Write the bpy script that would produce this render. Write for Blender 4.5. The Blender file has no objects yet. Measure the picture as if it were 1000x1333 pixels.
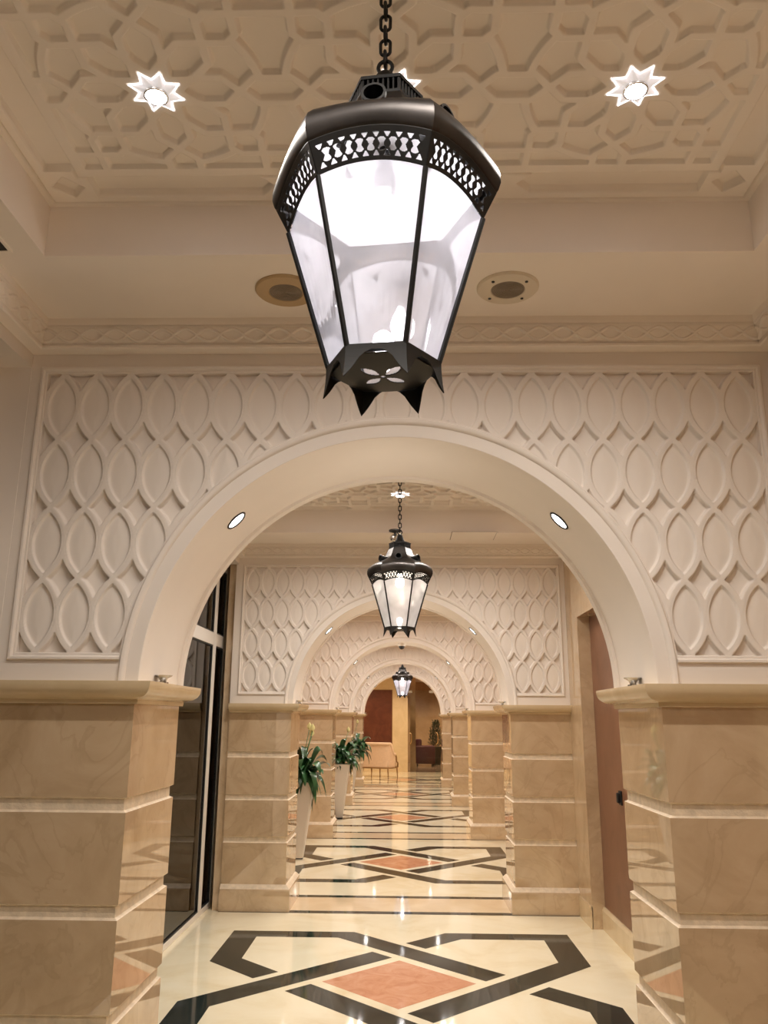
import bpy, bmesh, math, random
import numpy as np
from mathutils import Vector, Matrix
random.seed(7)
SC = bpy.context.scene
COL = SC.collection
PI = math.pi

# ------------------------------------------------------------------ camera
cd = bpy.data.cameras.new('camera')
cd.sensor_fit = 'VERTICAL'; cd.sensor_height = 36.0; cd.lens = 36.0 * 1057.45 / 1333.0
cd.clip_start = 0.02; cd.clip_end = 200
cam = bpy.data.objects.new('camera', cd); COL.objects.link(cam)
cam.matrix_world = (Matrix.Translation((0.029, 0, 1.6)) @ Matrix.Rotation(0.0251, 4, 'Z')
                    @ Matrix.Rotation(PI / 2 + 0.2501, 4, 'X') @ Matrix.Rotation(0.0067, 4, 'Z'))
SC.camera = cam

# ------------------------------------------------------------------ view, world
SC.view_settings.view_transform = 'Standard'
SC.view_settings.look = 'None'
SC.view_settings.gamma = 1.0
SC.view_settings.use_curve_mapping = False
SC.view_settings.exposure = 0.52
wd = bpy.data.worlds.new('world'); SC.world = wd; wd.use_nodes = True
wd.node_tree.nodes['Background'].inputs[0].default_value = (1.0, 0.8, 0.6, 1)
wd.node_tree.nodes['Background'].inputs[1].default_value = 0.02
SC.cycles.max_bounces = 12
SC.cycles.diffuse_bounces = 8
SC.cycles.glossy_bounces = 5
SC.cycles.transmission_bounces = 6
SC.cycles.transparent_max_bounces = 12
SC.cycles.sample_clamp_indirect = 4.0
SC.cycles.caustics_reflective = False
SC.cycles.caustics_refractive = False

# light levels of the hall fittings and the added unseen lamps (watts)
WARM = (1.0, 0.925, 0.84)
COOL = (0.90, 0.90, 1.0)
LV = dict(star=25.0, arch=7.0, lobby=42.0, beyond=75.0)

# ------------------------------------------------------------------ layout numbers
Y1, P, T = 3.135, 4.443, 0.63        # first cross wall, bay length, wall thickness
R, ZS = 0.976, 1.734                 # arch radius and spring height
HW = 1.555                           # half width of the cross walls
ZSOF, ZCOF = 3.20, 3.41              # soffit and coffer heights
NW = 5

def wy(k): return Y1 + (k - 1) * P   # front of wall k (1..5), 0 = behind the camera

# ------------------------------------------------------------------ helpers
def link(name, me, parent=None, mats=(), smooth=False):
    o = bpy.data.objects.new(name, me); COL.objects.link(o)
    for m in mats: me.materials.append(m)
    if smooth:
        me.polygons.foreach_set('use_smooth', [True] * len(me.polygons))
    if parent: o.parent = parent
    return o

def obj(name, bm, m, parent=None, smooth=False, loc=None, angle=None):
    me = bpy.data.meshes.new(name)
    bmesh.ops.recalc_face_normals(bm, faces=bm.faces[:])
    bm.to_mesh(me); bm.free()
    ms = m if isinstance(m, (list, tuple)) else [m]
    o = link(name, me, parent, ms, smooth)
    if angle is not None:
        me.polygons.foreach_set('use_smooth', [True] * len(me.polygons))
        me.set_sharp_from_angle(angle=math.radians(angle))
    if loc: o.location = loc
    return o

def empty(name, loc=(0, 0, 0), rz=0):
    o = bpy.data.objects.new(name, None); COL.objects.link(o)
    o.empty_display_size = 0.1; o.location = loc; o.rotation_euler = (0, 0, rz)
    return o

def tag(o, label, cat, group=None):
    o['label'] = label; o['category'] = cat
    if group: o['group'] = group
    return o

def struct(o):
    o['kind'] = 'structure'; return o

def copy_tree(o, parent=None):
    c = o.copy(); COL.objects.link(c)
    if parent: c.parent = parent
    for ch in list(o.children): copy_tree(ch, c)
    return c

def box(bm, x0, x1, y0, y1, z0, z1, mi=0, bevel=0):
    vs = [bm.verts.new((x, y, z)) for z in (z0, z1) for y in (y0, y1) for x in (x0, x1)]
    fs = []
    for q in ((0, 2, 3, 1), (4, 5, 7, 6), (0, 1, 5, 4), (2, 6, 7, 3), (0, 4, 6, 2), (1, 3, 7, 5)):
        f = bm.faces.new([vs[i] for i in q]); f.material_index = mi; fs.append(f)
    if bevel:
        es = list({e for f in fs for e in f.edges})
        bmesh.ops.bevel(bm, geom=es, offset=bevel, segments=2, affect='EDGES', profile=0.5)
    return fs

def lathe(bm, prof, n=24, c=(0, 0, 0), cap0=True, cap1=True, mi=0, axis='z', phase=0.0):
    rings = []
    for r, z in prof:
        ring = []
        for i in range(n):
            a = 2 * PI * i / n + phase
            p = (r * math.cos(a), r * math.sin(a), z)
            if axis == 'x': p = (p[2], p[0], p[1])
            if axis == 'y': p = (p[1], p[2], p[0])
            ring.append(bm.verts.new((p[0] + c[0], p[1] + c[1], p[2] + c[2])))
        rings.append(ring)
    for a, b in zip(rings[:-1], rings[1:]):
        for i in range(n):
            f = bm.faces.new((a[i], a[(i + 1) % n], b[(i + 1) % n], b[i])); f.material_index = mi
    if cap0: bm.faces.new(rings[0][::-1]).material_index = mi
    if cap1: bm.faces.new(rings[-1]).material_index = mi
    return rings

def tube(bm, pts, r, n=8, closed=False, mi=0, cap=True):
    pts = [Vector(p) for p in pts]; m = len(pts); rings = []
    up = Vector((0, 0, 1)); prev = None
    for i, p in enumerate(pts):
        if closed: d = pts[(i + 1) % m] - pts[i - 1]
        else: d = pts[min(i + 1, m - 1)] - pts[max(i - 1, 0)]
        d.normalize()
        if prev is None:
            a = d.cross(up)
            if a.length < 1e-3: a = d.cross(Vector((1, 0, 0)))
        else:
            a = prev - d * prev.dot(d)
        a.normalize(); prev = a; b = d.cross(a)
        rr = r[i] if isinstance(r, (list, tuple)) else r
        rings.append([bm.verts.new(p + (a * math.cos(t) + b * math.sin(t)) * rr)
                      for t in [2 * PI * k / n for k in range(n)]])
    last = m if closed else m - 1
    for i in range(last):
        A, B = rings[i], rings[(i + 1) % m]
        for k in range(n):
            bm.faces.new((A[k], A[(k + 1) % n], B[(k + 1) % n], B[k])).material_index = mi
    if cap and not closed:
        bm.faces.new(rings[0][::-1]).material_index = mi; bm.faces.new(rings[-1]).material_index = mi

def loft_rect(bm, levels, mats=None):
    """levels: (x0,x1,y0,y1,z); closed prism whose cross-section changes with height"""
    rings = []
    for x0, x1, y0, y1, z in levels:
        rings.append([bm.verts.new(p) for p in ((x0, y0, z), (x1, y0, z), (x1, y1, z), (x0, y1, z))])
    for j, (a, b) in enumerate(zip(rings[:-1], rings[1:])):
        for i in range(4):
            f = bm.faces.new((a[i], a[(i + 1) % 4], b[(i + 1) % 4], b[i]))
            if mats: f.material_index = mats[j]
    bm.faces.new(rings[0][::-1]); bm.faces.new(rings[-1])

def height_mesh(name, X, Z, H, mask, place):
    """grid mesh from 2-D arrays; place(x,z,h)->(n,3) array; mask per vertex"""
    ny, nx = X.shape
    co = place(X.ravel(), Z.ravel(), H.ravel())
    idx = np.arange(nx * ny).reshape(ny, nx)
    q = np.stack([idx[:-1, :-1], idx[:-1, 1:], idx[1:, 1:], idx[1:, :-1]], -1).reshape(-1, 4)
    ok = mask.ravel()[q].all(1); q = q[ok]
    used = np.unique(q); remap = -np.ones(nx * ny, int); remap[used] = np.arange(len(used))
    q = remap[q]; co = co[used]
    me = bpy.data.meshes.new(name)
    me.vertices.add(len(co)); me.vertices.foreach_set('co', co.astype(np.float32).ravel())
    me.loops.add(q.size); me.loops.foreach_set('vertex_index', q.ravel().astype(np.int32))
    me.polygons.add(len(q)); me.polygons.foreach_set('loop_start', np.arange(0, q.size, 4, dtype=np.int32))
    me.update(calc_edges=True); me.validate()
    me.polygons.foreach_set('use_smooth', np.ones(len(q), bool))
    return me

def sstep(a, b, x):
    t = np.clip((x - a) / (b - a), 0, 1); return t * t * (3 - 2 * t)

# ------------------------------------------------------------------ materials
def new_mat(name):
    m = bpy.data.materials.new(name); m.use_nodes = True
    nt = m.node_tree; b = nt.nodes['Principled BSDF']
    return m, nt, b

def plain(name, col, rough=0.5, metal=0.0, spec=0.5, var=0.0, scale=8.0, bump=0.0, bscale=60.0):
    m, nt, b = new_mat(name)
    b.inputs['Base Color'].default_value = (*col, 1); b.inputs['Roughness'].default_value = rough
    b.inputs['Metallic'].default_value = metal; b.inputs['Specular IOR Level'].default_value = spec
    tc = nt.nodes.new('ShaderNodeTexCoord')
    if var:
        n = nt.nodes.new('ShaderNodeTexNoise'); n.inputs['Scale'].default_value = scale; n.inputs['Detail'].default_value = 5
        r = nt.nodes.new('ShaderNodeValToRGB')
        r.color_ramp.elements[0].position = 0.3; r.color_ramp.elements[1].position = 0.7
        r.color_ramp.elements[0].color = (*[c * (1 - var) for c in col], 1)
        r.color_ramp.elements[1].color = (*[min(1, c * (1 + var)) for c in col], 1)
        nt.links.new(tc.outputs['Object'], n.inputs['Vector']); nt.links.new(n.outputs['Fac'], r.inputs[0])
        nt.links.new(r.outputs[0], b.inputs['Base Color'])
    if bump:
        n2 = nt.nodes.new('ShaderNodeTexNoise'); n2.inputs['Scale'].default_value = bscale; n2.inputs['Detail'].default_value = 3
        bp = nt.nodes.new('ShaderNodeBump'); bp.inputs['Strength'].default_value = bump; bp.inputs['Distance'].default_value = 0.01
        nt.links.new(tc.outputs['Object'], n2.inputs['Vector']); nt.links.new(n2.outputs['Fac'], bp.inputs['Height'])
        nt.links.new(bp.outputs[0], b.inputs['Normal'])
    return m

def marble(name, cols, rough, ior=1.55, scale=2.2, vein=None, seed=0.0, aspect=(1, 1, 1)):
    m, nt, b = new_mat(name)
    tc = nt.nodes.new('ShaderNodeTexCoord'); mp = nt.nodes.new('ShaderNodeMapping')
    mp.inputs['Location'].default_value = (seed, seed * 1.7, seed * 0.6); mp.inputs['Scale'].default_value = aspect
    nt.links.new(tc.outputs['Object'], mp.inputs['Vector'])
    n = nt.nodes.new('ShaderNodeTexNoise'); n.inputs['Scale'].default_value = scale
    n.inputs['Detail'].default_value = 8; n.inputs['Roughness'].default_value = 0.62; n.inputs['Distortion'].default_value = 0.9
    nt.links.new(mp.outputs[0], n.inputs['Vector'])
    r = nt.nodes.new('ShaderNodeValToRGB'); cr = r.color_ramp
    cr.elements[0].position = 0.32; cr.elements[0].color = (*cols[0], 1)
    cr.elements[1].position = 0.70; cr.elements[1].color = (*cols[-1], 1)
    if len(cols) == 3:
        e = cr.elements.new(0.5); e.color = (*cols[1], 1)
    nt.links.new(n.outputs['Fac'], r.inputs[0]); out = r.outputs[0]
    if vein:
        v = nt.nodes.new('ShaderNodeTexNoise'); v.inputs['Scale'].default_value = scale * 0.9
        v.inputs['Detail'].default_value = 6; v.inputs['Distortion'].default_value = 1.6
        mp2 = nt.nodes.new('ShaderNodeMapping'); mp2.inputs['Location'].default_value = (5 + seed, 2, 9)
        nt.links.new(tc.outputs['Object'], mp2.inputs['Vector']); nt.links.new(mp2.outputs[0], v.inputs['Vector'])
        vr = nt.nodes.new('ShaderNodeValToRGB'); c2 = vr.color_ramp
        c2.elements[0].position = 0.465; c2.elements[0].color = (0, 0, 0, 1)
        c2.elements[1].position = 0.508; c2.elements[1].color = (0, 0, 0, 1)
        e = c2.elements.new(0.5); e.color = (0.28, 0.28, 0.28, 1)
        nt.links.new(v.outputs['Fac'], vr.inputs[0])
        mx = nt.nodes.new('ShaderNodeMix'); mx.data_type = 'RGBA'
        mx.inputs[7].default_value = (*vein, 1)
        nt.links.new(vr.outputs[0], mx.inputs[0]); nt.links.new(out, mx.inputs[6]); out = mx.outputs[2]
    nt.links.new(out, b.inputs['Base Color'])
    b.inputs['Roughness'].default_value = rough; b.inputs['IOR'].default_value = ior
    return m

def glow(name, col, s):
    m, nt, b = new_mat(name)
    b.inputs['Base Color'].default_value = (*col, 1)
    b.inputs['Emission Color'].default_value = (*col, 1); b.inputs['Emission Strength'].default_value = s
    return m

PLASTER = plain('warm_white_plaster', (0.80, 0.735, 0.67), 0.62, var=0.025, scale=3.0)
CEILP = plain('ceiling_plaster', (0.87, 0.80, 0.725), 0.7, var=0.02, scale=3.0)
MARBLE = marble('beige_marble', [(0.47, 0.335, 0.20), (0.545, 0.40, 0.25), (0.61, 0.46, 0.30)], 0.02, 2.15, 2.6, (0.37, 0.255, 0.14))
GROOVE = plain('honed_groove_marble', (0.70, 0.58, 0.43), 0.5, var=0.12, scale=30, bump=0.25, bscale=120)
CAPM = marble('cap_marble', [(0.60, 0.47, 0.29), (0.70, 0.56, 0.37)], 0.12, 1.55, 3.0)
FLOORM = marble('cream_marble', [(0.75, 0.645, 0.43), (0.83, 0.755, 0.56), (0.86, 0.80, 0.62)], 0.05, 1.6, 1.6)
INLAY = marble('dark_green_marble', [(0.014, 0.020, 0.018), (0.030, 0.038, 0.034)], 0.06, 1.33, 6.0)
TERRA = marble('terracotta_marble', [(0.50, 0.21, 0.115), (0.60, 0.29, 0.17), (0.66, 0.36, 0.23)], 0.07, 1.55, 7.0)
THRESH = marble('tan_marble', [(0.66, 0.51, 0.33), (0.75, 0.61, 0.42)], 0.05, 1.6, 2.0)
IRON = plain('dark_bronze_metal', (0.055, 0.05, 0.048), 0.38, 0.85, var=0.25, scale=14)
IRONB = plain('black_iron', (0.006, 0.0055, 0.005), 0.5, 0.0, 0.35)
WHITEM = plain('white_painted_aluminium', (0.74, 0.70, 0.65), 0.35)
BLACKR = plain('black_rubber', (0.01, 0.01, 0.01), 0.5)
BROWN = marble('red_brown_panel', [(0.15, 0.066, 0.036), (0.19, 0.085, 0.046), (0.225, 0.105, 0.06)], 0.35, 1.45, 3.0)
MAROON = marble('maroon_panel', [(0.075, 0.020, 0.010), (0.105, 0.028, 0.013), (0.14, 0.042, 0.02)], 0.3, 1.5, 3.0)
LEAF = plain('glossy_dark_leaf', (0.026, 0.085, 0.028), 0.28, var=0.6, scale=9)
STEM = plain('green_stem', (0.07, 0.14, 0.04), 0.5)
FLOWER = plain('yellow_white_spathe', (0.78, 0.74, 0.36), 0.5)
POT = plain('white_planter', (0.74, 0.68, 0.60), 0.35)
SOIL = plain('dark_soil', (0.03, 0.02, 0.015), 0.9)
CREAMF = plain('cream_upholstery', (0.74, 0.56, 0.42), 0.8, var=0.05, scale=20)
GOLDW = plain('gilt_wood', (0.30, 0.17, 0.07), 0.35, 0.2)
REDF = plain('dark_red_upholstery', (0.075, 0.008, 0.012), 0.7)
LOBBYW = marble('brown_stone_wall', [(0.40, 0.24, 0.12), (0.50, 0.31, 0.165), (0.56, 0.37, 0.21)], 0.3, 1.45, 1.2)
BRASS = plain('polished_brass', (0.75, 0.55, 0.30), 0.18, 1.0)
SPKT = plain('yellowed_speaker_ring', (0.50, 0.36, 0.20), 0.5)
SPKC = plain('cream_speaker_ring', (0.70, 0.62, 0.50), 0.5)
GRILL = plain('grey_speaker_grille', (0.27, 0.22, 0.17), 0.6)
SILVER = plain('brushed_silver', (0.6, 0.58, 0.55), 0.25, 1.0)
REFLW = plain('added_reflector_white', (0.92, 0.90, 0.90), 0.25)
LAMPC = glow('cool_lamp', (1.0, 0.97, 1.0), 60.0)
LAMPSPOT = glow('spot_lamp', (0.93, 0.97, 1.0), 5.0)
LAMPW = glow('lobby_fill_glow', (1.0, 0.88, 0.68), 40.0)
BULBC = glow('cool_bulb', (0.96, 0.94, 1.0), 26.0)
BULBW = glow('warm_bulb', (1.0, 0.90, 0.74), 24.0)

LOWC = glow('cool_lower_glow', (0.96, 0.94, 1.0), 9.0)
LOWW = glow('warm_lower_glow', (1.0, 0.92, 0.78), 9.0)

def dark_glass():
    m, nt, b = new_mat('dark_window_glass')
    nt.nodes.remove(b); out = nt.nodes['Material Output']
    tr = nt.nodes.new('ShaderNodeBsdfTransparent'); tr.inputs[0].default_value = (0.30, 0.29, 0.28, 1)
    gl = nt.nodes.new('ShaderNodeBsdfGlossy'); gl.inputs['Roughness'].default_value = 0.02
    fr = nt.nodes.new('ShaderNodeFresnel'); fr.inputs[0].default_value = 1.5
    mx = nt.nodes.new('ShaderNodeMixShader')
    nt.links.new(fr.outputs[0], mx.inputs[0]); nt.links.new(tr.outputs[0], mx.inputs[1]); nt.links.new(gl.outputs[0], mx.inputs[2])
    nt.links.new(mx.outputs[0], out.inputs[0]); return m

def frosted(name, col, clear):
    m, nt, b = new_mat(name)
    nt.nodes.remove(b); out = nt.nodes['Material Output']
    tl = nt.nodes.new('ShaderNodeBsdfTranslucent'); tl.inputs[0].default_value = (*col, 1)
    df = nt.nodes.new('ShaderNodeBsdfDiffuse'); df.inputs[0].default_value = (*col, 1)
    tr = nt.nodes.new('ShaderNodeBsdfTransparent'); tr.inputs[0].default_value = (0.96, 0.96, 0.97, 1)
    gl = nt.nodes.new('ShaderNodeBsdfGlossy'); gl.inputs['Roughness'].default_value = 0.04
    tcn = nt.nodes.new('ShaderNodeTexCoord'); nz = nt.nodes.new('ShaderNodeTexNoise'); nz.inputs['Scale'].default_value = 9
    rp = nt.nodes.new('ShaderNodeMapRange'); rp.inputs[1].default_value = 0.3; rp.inputs[2].default_value = 0.7
    rp.inputs[3].default_value = clear - 0.1; rp.inputs[4].default_value = clear + 0.1
    nt.links.new(tcn.outputs['Object'], nz.inputs['Vector']); nt.links.new(nz.outputs['Fac'], rp.inputs[0])
    a = nt.nodes.new('ShaderNodeMixShader'); a.inputs[0].default_value = 0.35
    nt.links.new(tl.outputs[0], a.inputs[1]); nt.links.new(df.outputs[0], a.inputs[2])
    c = nt.nodes.new('ShaderNodeMixShader'); nt.links.new(rp.outputs[0], c.inputs[0])
    nt.links.new(a.outputs[0], c.inputs[1]); nt.links.new(tr.outputs[0], c.inputs[2])
    fr = nt.nodes.new('ShaderNodeFresnel'); fr.inputs[0].default_value = 1.45
    d = nt.nodes.new('ShaderNodeMixShader'); nt.links.new(fr.outputs[0], d.inputs[0])
    nt.links.new(c.outputs[0], d.inputs[1]); nt.links.new(gl.outputs[0], d.inputs[2])
    nt.links.new(d.outputs[0], out.inputs[0]); return m

def clear_glass():
    m, nt, b = new_mat('clear_door_glass')
    nt.nodes.remove(b); out = nt.nodes['Material Output']
    tr = nt.nodes.new('ShaderNodeBsdfTransparent'); tr.inputs[0].default_value = (0.93, 0.95, 0.94, 1)
    gl = nt.nodes.new('ShaderNodeBsdfGlossy'); gl.inputs['Roughness'].default_value = 0.01
    fr = nt.nodes.new('ShaderNodeFresnel'); fr.inputs[0].default_value = 1.45
    mx = nt.nodes.new('ShaderNodeMixShader')
    nt.links.new(fr.outputs[0], mx.inputs[0]); nt.links.new(tr.outputs[0], mx.inputs[1]); nt.links.new(gl.outputs[0], mx.inputs[2])
    nt.links.new(mx.outputs[0], out.inputs[0]); return m

GLASSD = dark_glass(); GLASSC = clear_glass()
PANEC = frosted('frosted_lantern_glass', (0.86, 0.84, 0.88), 0.42)

def lamp(name, kind, loc, watts, col, parent=None, rot=None, size=0.03, spot=None, blend=0.5):
    l = bpy.data.lights.new(name, kind); l.energy = watts; l.color = col
    if kind == 'SPOT': l.spot_size = math.radians(spot); l.spot_blend = blend; l.shadow_soft_size = size
    elif kind == 'AREA': l.shape = 'DISK'; l.size = size
    else: l.shadow_soft_size = size
    o = bpy.data.objects.new(name, l); COL.objects.link(o); o.location = loc
    if rot: o.rotation_euler = rot
    if parent: o.parent = parent
    return o

# ================================================================== STRUCTURE
# ---------------- floor with marble inlay
def build_floor():
    bm = bmesh.new()
    def poly(pts, z, mi):
        f = bm.faces.new([bm.verts.new((x, y, z)) for x, y in pts]); f.material_index = mi
        if f.normal.z < 0 or f.calc_area() and f.normal.length == 0: pass
        f.normal_update()
        if f.normal.z < 0: f.normal_flip()
    poly([(-4.5, -5.4), (4.5, -5.4), (4.5, 27.0), (-4.5, 27.0)], 0, 0)
    poly([(-4.5, 27.0), (4.5, 27.0), (4.5, 33.2), (-4.5, 33.2)], 0, 4)
    TLo = [(.6925, .1925), (-.353, 1.238), (-1.29, 1.238), (-1.29, .405), (-.93, .045)]
    TLi = [(.55, .05), (-.464, 1.064), (-1.085, 1.064), (-1.085, .485), (-.7875, .1875)]
    TRo = [(.045, .93), (.353, 1.238), (1.29, 1.238), (1.29, .405), (.1925, -.6925)]
    TRi = [(.1875, .7875), (.464, 1.064), (1.085, 1.064), (1.085, .485), (.05, -.55)]
    for k in range(-1, 6):
        cy = 5.672 - P + k * P
        if k < 5 or True:
            for s in (1, -1):
                for o_, i_ in ((TLo, TLi), (TRo, TRi)):
                    for a in range(4):
                        poly([(s * o_[a][0], cy + s * o_[a][1]), (s * o_[a + 1][0], cy + s * o_[a + 1][1]),
                              (s * i_[a + 1][0], cy + s * i_[a + 1][1]), (s * i_[a][0], cy + s * i_[a][1])], .0006, 1)
            d = .485
            poly([(d, cy), (0, cy + d), (-d, cy), (0, cy - d)], .0006, 2)
        w0 = cy + (Y1 + P - 5.672)
        if k < 5:
            for yy in (w0 - .01, w0 + T):
                poly([(-HW, yy - .048), (HW, yy - .048), (HW, yy + .048), (-HW, yy + .048)], .0006, 1)
            poly([(-HW, w0 + .045), (HW, w0 + .045), (HW, w0 + T - .055), (-HW, w0 + T - .055)], .0004, 3)
    me = bpy.data.meshes.new('floor'); bm.to_mesh(me); bm.free()
    return struct(link('floor', me, None, [FLOORM, INLAY, TERRA, THRESH, plain('brown_lobby_floor', (0.30, 0.19, 0.12), 0.15)]))
build_floor()

# ---------------- cross walls with arch, lattice, piers
def arch_pts(r, n=72, y=0.0):
    return [(r * math.cos(PI * i / n), y, ZS + r * math.sin(PI * i / n)) for i in range(n + 1)]

def build_wall_body():
    """front and back faces round the arch opening, soffit with a set-back step near the far edge"""
    bm = bmesh.new(); n = 72; zt = 3.30
    def face_ring(y, r):
        arc = [bm.verts.new(p) for p in arch_pts(r, n, y)]
        out = []
        for i in range(n + 1):
            a = PI * i / n; c, s = math.cos(a), math.sin(a)
            t = min((HW / abs(c)) if abs(c) > 1e-6 else 1e9, ((zt - ZS) / s) if s > 1e-6 else 1e9)
            out.append(bm.verts.new((c * t, y, ZS + s * t)))
        for i in range(n):
            bm.faces.new((arc[i], out[i], out[i + 1], arc[i + 1]))
            # rectangle corners
        for sx in (1, -1):
            ca = math.atan2(zt - ZS, HW); i = int(ca / PI * n)
            j0, j1 = (i, i + 1) if sx > 0 else (n - i, n - i - 1)
            cv = bm.verts.new((sx * HW, y, zt)); bm.faces.new((out[j0], cv, out[j1]))
        return arc
    f = face_ring(0.035, R)
    prof = [(0.035, R), (T - .135, R), (T - .130, R + .013), (T - .060, R + .013), (T - .055, R), (T, R)]
    prev = f
    for y, r in prof[1:-1]:
        ring = [bm.verts.new(p) for p in arch_pts(r, n, y)]
        for i in range(n): bm.faces.new((prev[i], prev[i + 1], ring[i + 1], ring[i]))
        prev = ring
    b = face_ring(T, R)
    for i in range(n): bm.faces.new((prev[i], prev[i + 1], b[i + 1], b[i]))
    # undersides of the two feet on the caps, and the ends
    for sx in (1, -1):
        bm.faces.new([bm.verts.new(p) for p in ((sx * R, .035, ZS), (sx * HW, .035, ZS), (sx * HW, T, ZS), (sx * R, T, ZS))])
        bm.faces.new([bm.verts.new(p) for p in ((sx * HW, .035, ZS), (sx * HW, T, ZS), (sx * HW, T, zt), (sx * HW, .035, zt))])
    bm.faces.new([bm.verts.new(p) for p in ((-HW, .035, zt), (HW, .035, zt), (HW, T, zt), (-HW, T, zt))])
    bmesh.ops.remove_doubles(bm, verts=bm.verts[:], dist=1e-5)
    return bm

PROUD = 0.034   # the carved screen and its mouldings stand proud of the wall body
def sweep(bm, path, prof, closed, normal_out):
    """path: list of (x,z); prof: list of (offset outward, y); normal_out(i)->(nx,nz) mitred"""
    m = len(path); rings = []
    for i in range(m):
        nx, nz = normal_out(i)
        rings.append([bm.verts.new((path[i][0] + nx * o, y, path[i][1] + nz * o)) for o, y in prof])
    for i in range(m if closed else m - 1):
        A, B = rings[i], rings[(i + 1) % m]
        for k in range(len(prof) - 1): bm.faces.new((A[k], A[k + 1], B[k + 1], B[k]))

def build_facing():
    """smooth arch band, its outer roll moulding, the panel frame and the plain margins, all just in front of the body"""
    bm = bmesh.new(); n = 96
    # archivolt: flat band then double roll
    prof = [(0, 0.037), (0, -.016), (.002, -.018), (.052, -.018), (.055, -.024), (.060, -.028), (.066, -.030),
            (.074, -.030), (.079, -.026), (.082, -.020), (.086, -.020), (.089, -.014), (.090, 0.034)]
    path = [(R * math.cos(PI * i / n), ZS + R * math.sin(PI * i / n)) for i in range(n + 1)]
    sweep(bm, path, prof, False, lambda i: (math.cos(PI * i / n), math.sin(PI * i / n)))
    # margins: sides, top strip and foot strips (flat), leaving the lattice panel open
    x1, zb, zt = 1.487, 1.812, 3.020
    for s in (-1, 1):
        box(bm, min(s * x1, s * HW), max(s * x1, s * HW), -.018, .037, ZS, 3.20)
        xs = sorted((s * 1.03, s * x1)); box(bm, xs[0], xs[1], -.018, .037, ZS, zb)
    box(bm, -x1, x1, -.018, .037, zt, 3.20)
    # panel frame roll moulding: mitred sweep inside the rectangle, open at the arch
    fp = [(0, -.016), (0, -.026), (.004, -.030), (.012, -.030), (.016, -.026), (.018, -.019), (.026, -.019), (.029, -.015), (.030, .034)]
    pts = [(1.055, zb), (x1, zb), (x1, zt), (-x1, zt), (-x1, zb), (-1.055, zb)]
    nrm = [(0, 1), (-1, 1), (-1, -1), (1, -1), (1, 1), (0, 1)]
    sweep(bm, pts, fp, False, lambda i: nrm[i])
    return bm

S_, V_ = 1.457 / 10.5, (2.990 - 1.842) / 4
def lattice_mesh():
    x1, z0, z1 = 1.459, 1.840, 2.992
    nx, nz = 840, 270
    X, Z = np.meshgrid(np.linspace(-x1, x1, nx + 1), np.linspace(z0, z1, nz + 1))
    # pointed ovals in rows and columns, each with a broad flat border; small lozenges are sunk between the borders
    hw_, hh_ = .0555, .121
    Rr = (hw_ ** 2 + hh_ ** 2) / (2 * hw_); c_ = Rr - hw_; bw = .0275
    ci = np.round(X / S_); ri = np.round((Z - 1.842) / V_ - .5)
    sd = np.full(X.shape, 1e9)
    for di in (-1, 0, 1):
        for dj in (-1, 0, 1):
            u = np.abs(X - (ci + di) * S_); v = Z - 1.842 - (ri + dj + .5) * V_
            sd = np.minimum(sd, np.hypot(u + c_, v) - Rr)
    lens = 1 - sstep(-.0022, .0022, sd)
    loz = sstep(bw - .0022, bw + .0022, sd)
    line = sstep(.0055, .0070, sd) * (1 - sstep(.0078, .0093, sd))
    H = lens * (-.0120 + .0030 * sstep(.004, .045, -sd)) - .024 * loz - .0022 * line
    rr = np.hypot(X, Z - ZS)
    mask = rr > R + .035
    return height_mesh('carved_lattice', X, Z, H, mask, lambda x, z, h: np.stack([x, -.0165 - h, z], 1))

def pier_bm(s):
    """rusticated marble shaft; s = side"""
    bm = bmesh.new()
    xi, xo = 0.990, HW
    lv = []; mats = []
    g = .013; ch = .007
    bands = [(1.315, 1.262), (.951, .900), (.599, .546)]
    def L(z, d):
        a, b = s * (xi + d), s * xo
        lv.append((min(a, b), max(a, b), d, T - d, z))
    L(.17, 0)
    zs = sorted(bands)
    for hi, lo in sorted(bands):
        L(lo, 0); mats.append(0)
        L(lo + ch, g); mats.append(1)
        L(hi - ch, g); mats.append(1)
        L(hi, 0); mats.append(0 if False else 1)
    L(1.668, 0); mats.append(0)
    loft_rect(bm, lv, mats)
    return bm

def plinth_bm(s):
    bm = bmesh.new()
    def L(z, d):
        a, b = s * (.990 - d), s * HW
        return (min(a, b), max(a, b), -d, T + d, z)
    loft_rect(bm, [L(0, .040), L(.166, .040), L(.178, .036), L(.205, .012), L(.212, .0)], [0, 0, 1, 1])
    return bm

def cap_bm(s):
    bm = bmesh.new()
    def L(z, d):
        a, b = s * (.990 - d), s * HW
        return (min(a, b), max(a, b), -d, T + d, z)
    loft_rect(bm, [L(1.650, -.002), L(1.652, .014), L(1.668, .016), L(1.672, .030), L(1.680, .050), L(1.692, .066),
                   L(1.706, .074), L(1.722, .077), L(1.734, .077)])
    return bm

WALLN = ['wall_back', 'wall_first_arch', 'wall_second_arch', 'wall_third_arch', 'wall_fourth_arch', 'wall_fifth_arch']
def build_wall():
    root = struct(empty(WALLN[1], (0, wy(1), 0)))
    obj('arch_body', build_wall_body(), PLASTER, root, angle=30)
    obj('arch_moulding', build_facing(), PLASTER, root, angle=35)
    link('carved_lattice', lattice_mesh(), root, [PLASTER])
    for s in (-1, 1):
        p = obj('pier', pier_bm(s), [MARBLE, GROOVE], root)
        obj('plinth', plinth_bm(s), [MARBLE, GROOVE], p)
        obj('pier_cap', cap_bm(s), CAPM, p, angle=30)
    return root
wall1 = build_wall()
for k in (0, 2, 3, 4, 5):
    c = copy_tree(wall1); c.name = WALLN[k]; c.location = (0, wy(k), 0)

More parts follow.
